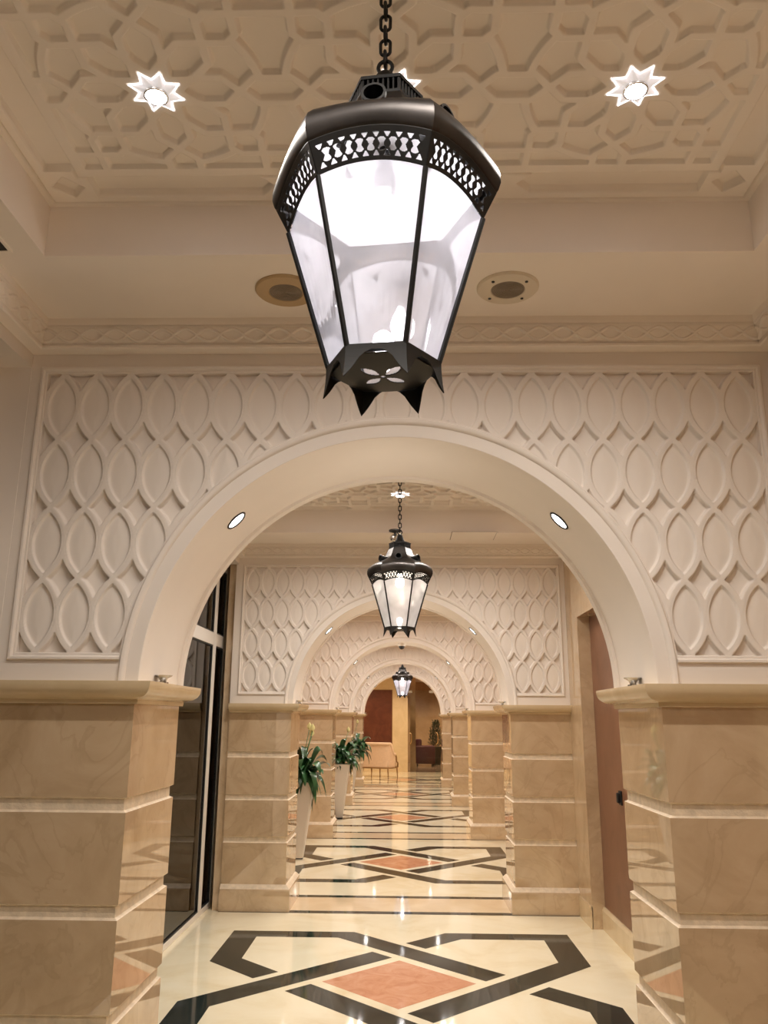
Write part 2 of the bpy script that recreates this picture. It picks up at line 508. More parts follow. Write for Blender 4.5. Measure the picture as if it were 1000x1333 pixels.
# ---------------- ceiling: soffit border, coffer sides, carved coffer panel
TP = .705
CYO = 1.305 - Y1                       # coffer centre relative to the wall in front of it
CHX, CHY = 1.5 * TP + .200, 1.5 * TP + .200

def coffer_height(px, py):
    """relief (positive = towards the room) at panel coordinates"""
    hw = .0145
    inside = (np.abs(px) < 1.5 * TP) & (np.abs(py) < 1.5 * TP)
    x = (px + TP / 2) % TP - TP / 2 ; y = (py + TP / 2) % TP - TP / 2
    x = np.where(inside, x, 9.0); y = np.where(inside, y, 9.0)
    d = np.full(px.shape, 1e9)
    def seg(ax, ay, bx, by):
        vx, vy = bx - ax, by - ay; t = np.clip(((x - ax) * vx + (y - ay) * vy) / (vx * vx + vy * vy), 0, 1)
        np.minimum(d, np.hypot(x - ax - t * vx, y - ay - t * vy), out=d)
    for k in range(8):
        a = k * PI / 4; c, s = math.cos(a), math.sin(a)
        for sg in (1, -1):
            def W(u, v): return (c * u - s * v * sg, s * u + c * v * sg)
            pts = [(.066, 0), (.118, .052), (.200, .052), (.250, 0), (.297, -.050)]
            pts += [(.3525, -.050)] if k % 2 == 0 else [(.337, -.050), (.385, 0)]
            for p, q in zip(pts[:-1], pts[1:]): seg(*W(*p), *W(*q))
    for sx in (1, -1):
        for sy in (1, -1):
            seg(sx * .272, sy * .272, sx * .36, sy * .272); seg(sx * .272, sy * .272, sx * .272, sy * .36)
    rad = np.hypot(x, y); ang = np.degrees(np.arctan2(y, x)) % 45
    arc = np.where((ang > 8.5) & (ang < 36.5), np.abs(rad - .318), 1e9)
    if True:
        odd = (np.floor((np.degrees(np.arctan2(y, x)) % 90) / 45) > 0)
        ang2 = np.where(odd, 45 - ang, ang)
        arc = np.where((ang2 > 8.5) & (ang2 < 36.5), np.abs(rad - .318), 1e9)
    d = np.minimum(d, arc)
    # plain boss round each star fitting
    strap = 1 - sstep(hw - .0020, hw + .0020, d)
    strap = np.maximum(strap, 1 - sstep(.070, .076, rad))
    # border: frame strap, long hexagonal sunk panels, corner lozenges
    ax, ay = np.abs(px), np.abs(py); h15 = 1.5 * TP
    wx, wyy = ax - h15, ay - h15
    bord = np.maximum(wx, wyy) > -.008
    B = np.ones(px.shape)
    w = np.maximum(wx, wyy)                       # 0..0.2 outward
    t = np.where(wx > wyy, py, px); lim = h15
    tt = (t + TP / 2) % TP - TP / 2; at = np.abs(tt)
    end = np.abs(t) > h15 - TP / 2
    outer_half = (np.sign(tt) == np.sign(t)) & end
    L = np.where(outer_half, .352, .235)
    wc = np.abs(w - .0885)
    sd = np.maximum(wc - .050, (at - L - (.050 - wc)))      # <0 inside hexagon
    sd = np.where((wx > .02) & (wyy > .02), 1.0, sd)
    B = sstep(-.002, .002, sd)
    # seam triangles
    at2 = TP / 2 - at
    tri = np.maximum(np.abs(wc - .048) - .0, at2 + 0 * at2) 
    # thin scored lines
    for wl in (.036, .176):
        B = np.minimum(B, 1 - .7 * (1 - sstep(.002, .0055, np.abs(w - wl))))
    cxx, cyy = ax - h15 - .0885, ay - h15 - .0885
    loz = np.abs(cxx) + np.abs(cyy) - .055
    B = np.where(np.maximum(np.abs(cxx), np.abs(cyy)) < .08, np.minimum(B, sstep(-.003, .003, loz)), B)
    return np.where(bord, 1 + 1.7 * (B - 1), strap)

def ceiling_panel_mesh():
    n = 740
    X, Y = np.meshgrid(np.linspace(-CHX, CHX, n + 1), np.linspace(-CHY, CHY, n + 1))
    H = coffer_height(X, Y) * .017
    return height_mesh('carved_coffer_panel', X, -Y, H, np.ones(X.shape, bool), lambda x, z, h: np.stack([x, -z, ZCOF + .006 - h], 1))

def build_ceiling():
    root = struct(empty('ceiling', (0, Y1, 0)))
    y0, y1 = -(P - T), 0.0
    bm = bmesh.new()
    xo = 1.72
    ya, yb = CYO - CHY, CYO + CHY
    box(bm, -xo, -CHX, y0, y1, ZSOF, ZSOF + .35)
    box(bm, CHX, xo, y0, y1, ZSOF, ZSOF + .35)
    box(bm, -CHX, CHX, y0, ya, ZSOF, ZSOF + .35)
    box(bm, -CHX, CHX, yb, y1, ZSOF, ZSOF + .35)
    obj('soffit_border', bm, CEILP, root)
    bm = bmesh.new()
    box(bm, -CHX - .05, CHX + .05, ya - .05, yb + .05, ZCOF + .03, ZCOF + .06)
    obj('coffer_backing', bm, CEILP, root)
    pn = link('carved_coffer_panel', ceiling_panel_mesh(), root, [CEILP]); pn.location = (0, CYO, 0)
    # crown: profile swept round the bay (carved band on the end and side walls)
    bm = bmesh.new()
    w = 1.53
    prof = [(.000, 3.040), (.050, 3.072), (.058, 3.079), (.058, 3.092), (.050, 3.096), (.052, 3.100), (.079, 3.176), (.088, 3.180), (.092, 3.192), (.092, 3.205)]
    prof = [(-.005, 3.079), (.054, 3.079), (.060, 3.083), (.060, 3.094), (.054, 3.098), (.052, 3.100), (.078, 3.168), (.086, 3.172), (.088, 3.182), (.088, 3.205)]
    ye, ys = -.018, -(P - T) + .0
    rect = [(-w, ys), (w, ys), (w, ye), (-w, ye)]
    nr = [(1, 1), (-1, 1), (-1, -1), (1, -1)]
    rings = [[bm.verts.new((x + nx * o, y + ny * o, z)) for o, z in prof] for (x, y), (nx, ny) in zip(rect, nr)]
    for i in range(4):
        A, Bq = rings[i], rings[(i + 1) % 4]
        for k in range(len(prof) - 1): bm.faces.new((A[k], A[k + 1], Bq[k + 1], Bq[k]))
    cr = obj('crown_moulding', bm, CEILP, root, angle=25)
    # carved interlace on the sloping band
    def inter(length, name):
        nx, nv = int(length / .0035), 30
        U, Vv = np.meshgrid(np.linspace(-length / 2, length / 2, nx + 1), np.linspace(0, 1, nv + 1))
        hh = .071; v = (Vv - .5) * hh; pch = .097; amp = .024
        d = np.full(U.shape, 1e9)
        for sg in (1, -1):
            c = sg * amp * np.cos(PI * U / pch); sl = amp * PI / pch * np.sin(PI * U / pch)
            d = np.minimum(d, np.abs(v - c) / np.sqrt(1 + sl * sl))
        H = .010 * (1 - sstep(.0040, .0066, d)) - .001
        H += .007 * sstep(.0295, .0325, np.abs(v))
        return U, Vv, H
    U, Vv, H = inter(2 * (w - .06), 'end')
    nrm = np.array([.934, -.357])      # (into room, down)
    def place_end(u, v, h):
        o = .052 + .026 * v + h * nrm[0]; z = 3.100 + .068 * v + h * nrm[1]
        lim = w - o
        return np.stack([np.clip(u, -lim, lim), ye - o, z], 1)
    me = height_mesh('crown_interlace', U, Vv, H, np.ones(U.shape, bool), place_end)
    link('crown_interlace', me, root, [CEILP])
    Ls = (ye - ys) - .12
    U, Vv, H = inter(Ls, 'side'); ym = (ye + ys) / 2
    for s in (-1, 1):
        def place_side(u, v, h, s=s):
            o = .052 + .026 * v + h * nrm[0]; z = 3.100 + .068 * v + h * nrm[1]
            lim = (ye - ys) / 2 - o
            return np.stack([s * (w - o), ym + np.clip(u, -lim, lim), z], 1)
        me = height_mesh('crown_interlace', U, Vv, H, np.ones(U.shape, bool), place_side)
        link('crown_interlace', me, root, [CEILP])
    return root
ceil1 = build_ceiling()
for k in (2, 3, 4, 5):
    c = copy_tree(ceil1); c.location = (0, wy(k), 0)
# plain ceiling behind the camera
bm = bmesh.new(); box(bm, -1.72, 1.72, -5.4, wy(0), 3.2, 3.4); struct(obj('ceiling_rear', bm, CEILP))

# ---------------- side walls
def side_wall(name, s, y0, y1, mat, hole=None):
    """solid wall between cross walls; hole=(ya,yb,z0,z1,depth)"""
    bm = bmesh.new()
    xi, xo = (1.53, 1.80)
    def bx(a, b, z0, z1, xin=xi, mi=0):
        xs = sorted((s * xin, s * xo)); box(bm, xs[0], xs[1], a, b, z0, z1, mi)
    if hole:
        ya, yb, z0, z1 = hole
        if ya > y0: bx(y0, ya, 0, 3.4)
        if yb < y1: bx(yb, y1, 0, 3.4)
        if z0 > 0: bx(ya, yb, 0, z0)
        bx(ya, yb, z1, 3.4)
    else:
        bx(y0, y1, 0, 3.4)
    return struct(obj(name, bm, mat))

def window(name, y0, y1, mull, trans, ztop=3.0, x=-1.68):
    """full-height dark glazing in white aluminium frames; y0..y1 opening, mull: mullion positions, trans: transom heights"""
    root = struct(empty(name, (x, (y0 + y1) / 2, 0)))
    L = (y1 - y0) / 2; f = .055
    bm = bmesh.new()
    box(bm, -.05, .012, -L, -L + .10, 0, ztop, 0, .004); box(bm, -.05, .012, L - .10, L, 0, ztop, 0, .004)
    box(bm, -.05, .012, -L + .10, L - .10, 0, .045, 0, .004); box(bm, -.05, .012, -L + .10, L - .10, ztop - .07, ztop, 0, .004)
    obj('window_frame', bm, WHITEM, root)
    ys = [-L + .10] + [m - (y0 + y1) / 2 for m in mull] + [L - .10]
    for m in ys[1:-1]:
        bm = bmesh.new(); box(bm, -.045, .014, m - .05, m + .05, .045, ztop - .07, 0, .004); obj('mullion', bm, WHITEM, root)
    zs = [.045] + list(trans) + [ztop - .07]
    for t in trans:
        bm = bmesh.new(); box(bm, -.045, .013, -L + .10, L - .10, t - .055, t + .055, 0, .004); obj('transom', bm, WHITEM, root)
    for i in range(len(ys) - 1):
        a, b = ys[i], ys[i + 1]
        a += .05 if i > 0 else 0; b -= .05 if i < len(ys) - 2 else 0
        for j in range(len(zs) - 1):
            za, zb = zs[j], zs[j + 1]
            za += .055 if j > 0 else 0; zb -= .055 if j < len(zs) - 2 else 0
            bm = bmesh.new(); box(bm, -.012, -.004, a, b, za, zb); p = obj('window_pane', bm, GLASSD, root)
            bm = bmesh.new(); g = .012
            for q in ((a, a + g, za, zb), (b - g, b, za, zb), (a + g, b - g, za, za + g), (a + g, b - g, zb - g, zb)):
                box(bm, -.004, .007, *q)
            obj('rubber_gasket', bm, BLACKR, p)
    return root

# bay in front of the camera (0) and the next (1): glazing on the left
by = lambda k: (wy(k) + T, wy(k + 1))     # bay k lies between wall k and wall k+1
a0, b0 = by(0)
side_wall('wall_left', -1, a0, b0, PLASTER, (a0 + .12, b0 - .02, 0, 3.02))
window('window_1', a0 + .12, b0 - .02, [-0.25], [2.28], 3.02)
a1, b1 = by(1)
# the glazing of the second bay runs past the pier on the left into a slot beside it
side_wall('wall_left.001', -1, a1, b1, PLASTER, (a1 + .12, b1, 0, 3.02))
window('window_2', a1 + .12, b1 + .22, [7.33], [2.29], 3.02)
bm = bmesh.new(); box(bm, -1.80, -1.622, b1 + .22, b1 + T, 0, 3.4); box(bm, -1.622, -1.555, b1 + .012, b1 + T, 0, 3.4); box(bm, -1.80, -1.622, b1 + .001, b1 + .22, 3.02, 3.4)
struct(obj('wall_left_pilaster', bm, MARBLE))
bm = bmesh.new(); box(bm, -1.80, -1.555, b0, b0 + T, 0, 3.4); struct(obj('wall_left_pilaster.001', bm, PLASTER))
for k in (2, 3, 4):
    a, b = by(k)
    side_wall('wall_left.%03d' % k, -1, a, b, MARBLE, (a + .5, b - .5, .16, 2.47))
    bm = bmesh.new(); box(bm, -1.80, -1.625, a + .5, b - .5, .16, 2.47); struct(obj('wall_left_panel', bm, BROWN))
for k in range(0, 5):
    a, b = by(k)
    side_wall('wall_right.%03d' % k if k else 'wall_right', 1, a, b, MARBLE, (a + .5, b - .49, 0, 2.47))
    bm = bmesh.new(); box(bm, 1.635, 1.80, a + .5, b - .49, 0, 2.47); struct(obj('wall_right_panel', bm, BROWN))
    bm = bmesh.new()
    loft_rect(bm, [(1.610, 1.640, a + .5, b - .49, 0), (1.610, 1.640, a + .5, b - .49, .140), (1.622, 1.640, a + .5, b - .49, .165)])
    struct(obj('baseboard_right', bm, CAPM))
    bm = bmesh.new()
    for q in ((a, a + .5), (b - .49, b)): box(bm, 1.518, 1.535, q[0], q[1], 0, .165)
    struct(obj('baseboard_right_plain', bm, CAPM))
# fill beside the piers, and the rear of the hall
for k in range(0, 6):
    bm = bmesh.new(); box(bm, 1.555, 1.80, wy(k), wy(k) + T, 0, 3.4)
    struct(obj('wall_right_pilaster', bm, MARBLE))
    if k not in (1, 2):
        bm = bmesh.new(); box(bm, -1.80, -1.555, wy(k), wy(k) + T, 0, 3.4); struct(obj('wall_left_pilaster', bm, MARBLE))
bm = bmesh.new(); box(bm, -1.8, -1.6, -5.4, wy(0), 0, 3.4); struct(obj('wall_left_rear', bm, PLASTER))
bm = bmesh.new(); box(bm, 1.6, 1.8, -5.4, wy(0), 0, 3.4); struct(obj('wall_right_rear', bm, PLASTER))
bm = bmesh.new(); box(bm, -1.8, 1.8, -5.5, -5.4, 0, 3.4); struct(obj('wall_rear', bm, LOBBYW))

# ---------------- lobby beyond the fifth arch
YL = wy(5) + T
YF = 26.9
bm = bmesh.new(); box(bm, -4.5, 4.5, YL, 33.2, 3.05, 3.2); struct(obj('ceiling_lobby', bm, PLASTER))
bm = bmesh.new()
box(bm, -4.5, -1.56, YL - .1, YL, 0, 3.1); box(bm, 1.56, 4.5, YL - .1, YL, 0, 3.1)
struct(obj('wall_lobby_near', bm, PLASTER))
bm = bmesh.new(); box(bm, -4.6, -4.5, YL - .1, 33.2, 0, 3.1); struct(obj('wall_lobby_left', bm, CAPM))
bm = bmesh.new(); box(bm, 4.5, 4.6, YL - .1, 33.2, 0, 3.1); struct(obj('wall_lobby_right', bm, CAPM))
bm = bmesh.new()
box(bm, -4.5, -1.42, YF, YF + .25, 0, 3.05)
box(bm, -1.42, -.33, YF + .05, YF + .25, 0, 3.05)
box(bm, -.33, .16, YF, YF + .25, 0, 3.05)
box(bm, -1.42, -.33, YF, YF + .25, 2.54, 3.05); box(bm, -1.42, -.33, YF, YF + .25, 0, .42)
box(bm, 1.9, 4.5, YF, YF + .25, 0, 3.05)
box(bm, -.33, .16, YF - .02, YF, 0, .16); box(bm, .02, .03, YF - .006, YF, .2, 2.5)
struct(obj('wall_lobby_far', bm, CAPM))
bm = bmesh.new(); box(bm, .24, .42, YF + .40, YF + .60, 0, 3.05); struct(obj('wall_door_jamb', bm, LOBBYW))
bm = bmesh.new(); box(bm, -4.5, 4.5, 33.0, 33.2, 0, 3.05)
for x in (.42, 1.25, 2.1, -.4):
    box(bm, x, x + .012, 32.992, 33.0, 0, 3.05)
for z in (.75, 1.3, 1.9, 2.5): box(bm, -4.5, 4.5, 32.992, 33.0, z, z + .012)
struct(obj('wall_lobby_end', bm, LOBBYW))

# ================================================================== THINGS
# ---------------- hanging lanterns
LR = 1.045
def hexpt(Rv, k, u):
    """point on face k of a hexagon with vertex radius Rv; u in -1..1 along the face; face 0 faces -y"""
    ap, hs = Rv * math.cos(PI / 6), Rv / 2
    a = -PI / 2 + k * PI / 3
    nx, ny = math.cos(a), math.sin(a); tx, ty = -ny, nx
    return nx * ap + tx * hs * u, ny * ap + ty * hs * u

RIM = [(.219, .428, 1.0), (.226, .440, 1.0), (.231, .456, .9), (.231, .476, .75), (.226, .492, .6), (.213, .508, .45), (.194, .522, .32),
       (.168, .534, .22), (.142, .547, .14), (.122, .562, .08), (.106, .582, .04), (.094, .606, .01), (.084, .630, 0), (.077, .643, 0)]
RISE = .024
def rise(u): return RISE * (1 - u * u)

def build_lantern(cool, label, loc, rz):
    root = empty('lantern', loc, rz)
    tag(root, label, 'lantern', 'hanging lanterns along the corridor')
    # roof
    bm = bmesh.new(); nu = 10; rings = []
    for r, z, w in RIM:
        ring = []
        for k in range(6):
            for j in range(nu):
                u = -1 + 2 * j / nu; x, y = hexpt(r, k, u); ring.append(bm.verts.new((x, y, z + rise(u) * w)))
        rings.append(ring)
    m = len(rings[0])
    for A, B in zip(rings[:-1], rings[1:]):
        for i in range(m): bm.faces.new((A[i], A[(i + 1) % m], B[(i + 1) % m], B[i]))
    bm.faces.new(rings[-1])
    ro = obj('roof', bm, IRON, root, angle=32)
    so = ro.modifiers.new('thickness', 'SOLIDIFY'); so.thickness = .003; so.offset = 0
    # vent hoods on the roof faces
    for k in range(6):
        a = -PI / 2 + k * PI / 3; bm = bmesh.new()
        d = Vector((math.cos(a), math.sin(a), 0.10)).normalized()
        c = Vector((math.cos(a) * .085, math.sin(a) * .085, .556))
        prof = [(0, .019), (.060, .019), (.064, .024), (.072, .024), (.072, .019), (.03, .018)]
        side = d.cross(Vector((0, 0, 1))).normalized(); up = side.cross(d)
        rr = [[bm.verts.new(c + d * t + (side * math.cos(q) + up * math.sin(q)) * r) for q in [2 * PI * i / 16 for i in range(16)]] for t, r in prof]
        for A, B in zip(rr[:-1], rr[1:]):
            for i in range(16): bm.faces.new((A[i], A[(i + 1) % 16], B[(i + 1) % 16], B[i]))
        bm.faces.new(rr[-1])
        obj('vent_hood', bm, IRONB, ro, angle=40)
    bm = bmesh.new(); rings = []
    for r, z in ((.205, .452), (.200, .480), (.150, .525), (.075, .560)):
        rings.append([bm.verts.new((*hexpt(r, k, -1), z)) for k in range(6)])
    for A, B in zip(rings[:-1], rings[1:]):
        for i in range(6): bm.faces.new((A[i], A[(i + 1) % 6], B[(i + 1) % 6], B[i]))
    bm.faces.new(rings[-1])
    obj('added_reflector', bm, REFLW, ro)  # white cone added under the roof to brighten the pierced holes
    # openwork collar: six-sided gallery with slots
    bm = bmesh.new()
    for k in range(6):
        a = -PI / 2 + k * PI / 3
        for zz, h in ((.643, .007), (.679, .008)):
            p = [hexpt(.079, k, -1), hexpt(.079, k, 1), hexpt(.068, k, 1), hexpt(.068, k, -1)]
            v = [bm.verts.new((x, y, z)) for z in (zz, zz + h) for x, y in p]
            for q in ((0, 1, 2, 3), (4, 7, 6, 5), (0, 4, 5, 1), (1, 5, 6, 2), (2, 6, 7, 3), (3, 7, 4, 0)): bm.faces.new([v[i] for i in q])
        for j in range(8):
            u = -1 + 2 * j / 7
            x, y = hexpt(.0745, k, u * .96); lathe(bm, [(.0028, .648), (.0028, .682)], 6, (x, y, 0))
    lathe(bm, [(.079, .6865), (.060, .690), (.04, .692)], 6, cap0=True, phase=PI / 6 * 0)
    obj('collar', bm, IRONB, root)
    bm = bmesh.new()
    lathe(bm, [(.052, .640), (.050, .684), (.050, .690), (.036, .700), (.028, .715), (.022, .735), (.020, .745), (.014, .752), (.008, .756)], 20)
    ring = [(.015 * math.cos(t), 0, .770 + .017 * math.sin(t)) for t in [2 * PI * i / 18 for i in range(18)]]
    tube(bm, ring, .0042, 8, closed=True)
    obj('finial', bm, IRONB, root, angle=40)
    # chain
    bm = bmesh.new(); z = .790; top = ZCOF - loc[2] - .018; i = 0
    while z < top:
        h, w = .0205, .0105
        pts = []
        for q in range(20):
            t = 2 * PI * q / 20
            cx, cz = w * math.cos(t), math.sin(t) * w + (h - w) * (1 if math.sin(t) >= 0 else -1)
            pts.append((cx, 0, z + cz) if i % 2 else (0, cx, z + cz))
        tube(bm, pts, .0036, 7, closed=True); z += .033; i += 1
    obj('chain', bm, IRONB, root, smooth=True)
    bm = bmesh.new(); lathe(bm, [(.05, top + .018), (.05, top + .006), (.03, top - .004), (.012, top - .012)], 20)
    obj('ceiling_rose', bm, IRONB, root, angle=40)
    # pierced band: six sides, each cut through with waisted slots and small fans
    for k in range(6):
        nx, nv = 190, 62
        U, V = np.meshgrid(np.linspace(-1, 1, nx + 1), np.linspace(0, 1, nv + 1))
        per = 2 / 10.4; hgt = .064
        um = (U + per / 2) % per - per / 2 ; ux = um * .105        # metres across
        vm = (V - .53) * hgt
        n_ = np.round(U / per); okc = np.abs(n_) <= 4.1
        wst = .0028 + .0042 * np.clip(np.abs(vm) / .0085, 0, 1) ** 1.3
        cap_ = np.sqrt(np.clip(.0085 ** 2 - (np.abs(vm) - .0035) ** 2, 0, None))
        slot = (np.abs(ux) < np.where(np.abs(vm) > .0035, np.minimum(wst, cap_ * .95), wst)) & (np.abs(vm) < .0115) & okc
        uh = (U % per - per / 2) * .105; fan_n = np.floor(U / per); okf = (fan_n >= -5) & (fan_n <= 4)
        tv = np.abs(vm)
        fan = (tv > .0125) & (tv < .0215) & (np.abs(uh) < .0008 + (tv - .0125) * .52) & okf & (np.abs(uh) + 0 * tv < .0052)
        hole = slot | fan
        def place(u, v, h):
            r = .2225 + (.1955 - .2225) * v
            ap, hs = r * math.cos(PI / 6), r / 2
            a = -PI / 2 + k * PI / 3
            cx, cy = math.cos(a), math.sin(a)
            return np.stack([cx * ap - cy * hs * u, cy * ap + cx * hs * u, .432 - .058 * v + RISE * (1 - u * u)], 1)
        me = height_mesh('pierced_band', U, V, U * 0, ~hole, place)
        b_ = link('pierced_band', me, root, [IRONB])
        so = b_.modifiers.new('thickness', 'SOLIDIFY'); so.thickness = .002; so.offset = 0
    # panes and bars
    Rt, Rb, zt_, zb_ = .1955, .1065, .374, .061
    for k in range(6):
        bm = bmesh.new(); top = []; bot = []
        for j in range(nu + 1):
            u = (-1 + 2 * j / nu) * .985
            x, y = hexpt(Rt - .003, k, u); top.append(bm.verts.new((x, y, zt_ + rise(u) + .002)))
            x, y = hexpt(Rb - .003, k, u); bot.append(bm.verts.new((x, y, zb_)))
        for j in range(nu): bm.faces.new((bot[j], bot[j + 1], top[j + 1], top[j]))
        obj('pane', bm, PANEC, root)
        a = -PI / 2 + (k + .5) * PI / 3
        p0 = Vector((math.cos(a) * Rt, math.sin(a) * Rt, zt_)); p1 = Vector((math.cos(a) * Rb, math.sin(a) * Rb, zb_))
        bm = bmesh.new(); tube(bm, [p0, p1], .0055, 6); obj('glazing_bar', bm, IRONB, root)
    # base ring, pierced tray
    bm = bmesh.new()
    for zz, h, r0, r1 in ((.050, .012, .1105, .096),):
        for k in range(6):
            p = [hexpt(r0, k, -1), hexpt(r0, k, 1), hexpt(r1, k, 1), hexpt(r1, k, -1)]
            v = [bm.verts.new((x, y, z)) for z in (zz, zz + h) for x, y in p]
            for q in ((0, 1, 2, 3), (4, 7, 6, 5), (0, 4, 5, 1), (1, 5, 6, 2), (2, 6, 7, 3), (3, 7, 4, 0)): bm.faces.new([v[i] for i in q])
    br = obj('base_ring', bm, IRONB, root)
    n = 110; g = np.linspace(-.118, .118, n + 1); GX, GY = np.meshgrid(g, g)
    hexm = np.ones(GX.shape, bool)
    for k in range(6):
        a = -PI / 2 + k * PI / 3; hexm &= (GX * math.cos(a) + GY * math.sin(a)) < .105 * math.cos(PI / 6)
    pet = np.zeros(GX.shape, bool)
    for k in range(4):
        a = PI / 4 + k * PI / 2; c, s = math.cos(a), math.sin(a)
        al = GX * c + GY * s - .031; ac = -GX * s + GY * c
        pet |= (np.abs(al) < .020) & (np.abs(ac) < .0085 * (1 - (al / .020) ** 2))
    pet |= np.hypot(GX, GY) < .0025
    me = height_mesh('base_tray', GX, GY, GX * 0, hexm & ~pet, lambda x, y, h: np.stack([x, y, .050 - .012 * np.clip(1 - (np.hypot(x, y) / .11) ** 2, 0, 1)], 1))
    bt = link('base_tray', me, root, [IRONB]); so = bt.modifiers.new('thickness', 'SOLIDIFY'); so.thickness = .0015
    # leaf points hanging from the corners
    for k in range(6):
        a = -PI / 2 + (k + .5) * PI / 3; bm = bmesh.new()
        prof = [(0.0, 1.0), (.10, .92), (.22, .66), (.38, .47), (.55, .36), (.72, .24), (.88, .11), (1.0, 0)]
        L_, W_ = .062, .053; rows = []
        for t, w in prof:
            r = .1095 + .005 * t * t
            row = []
            for sgn in (-1, 0, 1):
                ww = sgn * w * W_
                # the two halves follow the two hexagon sides that meet at the corner
                base = Vector((math.cos(a) * r, math.sin(a) * r, .058 - L_ * t))
                tdir = Vector((-math.sin(a), math.cos(a), 0)) * (sgn * w * W_ * .866)
                inn = Vector((math.cos(a), math.sin(a), 0)) * (-abs(ww) * .5)
                row.append(bm.verts.new(base + tdir + inn))
            rows.append(row)
        for A, B in zip(rows[:-1], rows[1:]):
            for q in (0, 1): bm.faces.new((A[q], A[q + 1], B[q + 1], B[q]))
        bmesh.ops.remove_doubles(bm, verts=bm.verts[:], dist=1e-5)
        lf = obj('base_leaf', bm, IRONB, br)
        so = lf.modifiers.new('thickness', 'SOLIDIFY'); so.thickness = .0018; so.offset = 0
    # bulb on a central stem; the low glowing body stands for its reflection
    bm = bmesh.new(); lathe(bm, [(.012, .600), (.012, .52), (.022, .50), (.022, .455)], 14); obj('lamp_stem', bm, IRONB, root, angle=40)
    for z0, sg in ((.455, -1), ):
        bm = bmesh.new()
        lathe(bm, [(.013, z0), (.016, z0 - .02), (.027, z0 - .045), (.031, z0 - .066), (.027, z0 - .086), (.015, z0 - .098), (.004, z0 - .101)], 18)
        obj('bulb', bm, BULBC if cool else BULBW, root, smooth=True)
    bm = bmesh.new()
    lathe(bm, [(.012, .052), (.012, .085), (.018, .095), (.021, .110), (.018, .125), (.008, .134), (.002, .136)], 16)
    obj('lower_glow', bm, LOWC if cool else LOWW, root, smooth=True)
    for ch in root.children:
        if ch.type == 'MESH': ch.scale = (LR, LR, 1)
    return root

build_lantern(True, 'large dark bronze lantern with white lit panes hanging closest, in front of the nearest arch', (-.012, 1.49, 2.22), math.radians(-6.5))
build_lantern(False, 'smaller dark bronze lantern with warm lit panes hanging beyond the nearest arch', (.0, 5.93, 2.187), math.radians(-3))
build_lantern(True, 'tiny lantern with white panes far off under the innermost arches', (.0, 19.2, 2.085), math.radians(3))

# ---------------- star downlights
GLSTAR = glow('star_facet_glow', (0.95, 0.93, 0.96), 0.3)  # emission stands in for lamp light caught by the star facets
GLEDGE = glow('star_edge_glow', (1.0, 0.98, 1.0), 1.6)  # bright rim reflections put in as emission
def build_star():
    root = empty('star_downlight')
    bm = bmesh.new(); z0, z1 = -.001, -.014; n = 16
    outer = []; inner = []
    for i in range(n):
        a = PI / 8 + 2 * PI * i / n; r = .080 if i % 2 == 0 else .050
        outer.append(bm.verts.new((r * math.cos(a), r * math.sin(a), z0)))
        inner.append(bm.verts.new((.035 * math.cos(a), .035 * math.sin(a), z1)))
    for i in range(n): bm.faces.new((outer[i], outer[(i + 1) % n], inner[(i + 1) % n], inner[i]))
    obj('star_facets', bm, GLSTAR, root)
    bm = bmesh.new()
    pts = [((.081 if i % 2 == 0 else .051) * math.cos(PI / 8 + 2 * PI * i / n), (.081 if i % 2 == 0 else .051) * math.sin(PI / 8 + 2 * PI * i / n), -.003) for i in range(n)]
    for i in range(n): tube(bm, [pts[i], pts[(i + 1) % n]], .0019, 6)
    obj('star_edge', bm, GLEDGE, root)
    bm = bmesh.new(); lathe(bm, [(.036, -.012), (.036, -.020), (.031, -.021)], 24, cap1=False); obj('lamp_rim', bm, SILVER, root, angle=40)
    bm = bmesh.new(); lathe(bm, [(.031, -.012), (.031, -.019), (.018, -.024), (.004, -.026)], 24); obj('lamp', bm, LAMPC, root, smooth=True)
    return root
star0 = build_star(); first = True
STARL = {(0, 0): 'left of the three star downlights in the nearest coffer', (0, 1): 'star downlight half hidden behind the large nearest lantern',
         (0, 2): 'right of the three star downlights in the nearest coffer', (1, 1): 'star downlight at the head of the second lantern chain'}
for k in range(0, 5):
    for row, yy in enumerate((2.01, .60)):
        for c in range(3):
            o = star0 if first else copy_tree(star0); first = False
            x, y, z = (c - 1) * TP, yy + k * P, ZCOF - .009
            o.location = (x, y, z)
            lb = STARL.get((k, c)) if row == 0 else None  # unlisted stars are unseen, added to light the hall
            tag(o, lb or 'unseen star shaped downlight added to light the hall', 'ceiling light', 'star downlights in the carved coffers')
            lamp('star_light', 'SPOT', (0, 0, -.032), LV['star'], WARM, o, size=.04, spot=152, blend=0.9)

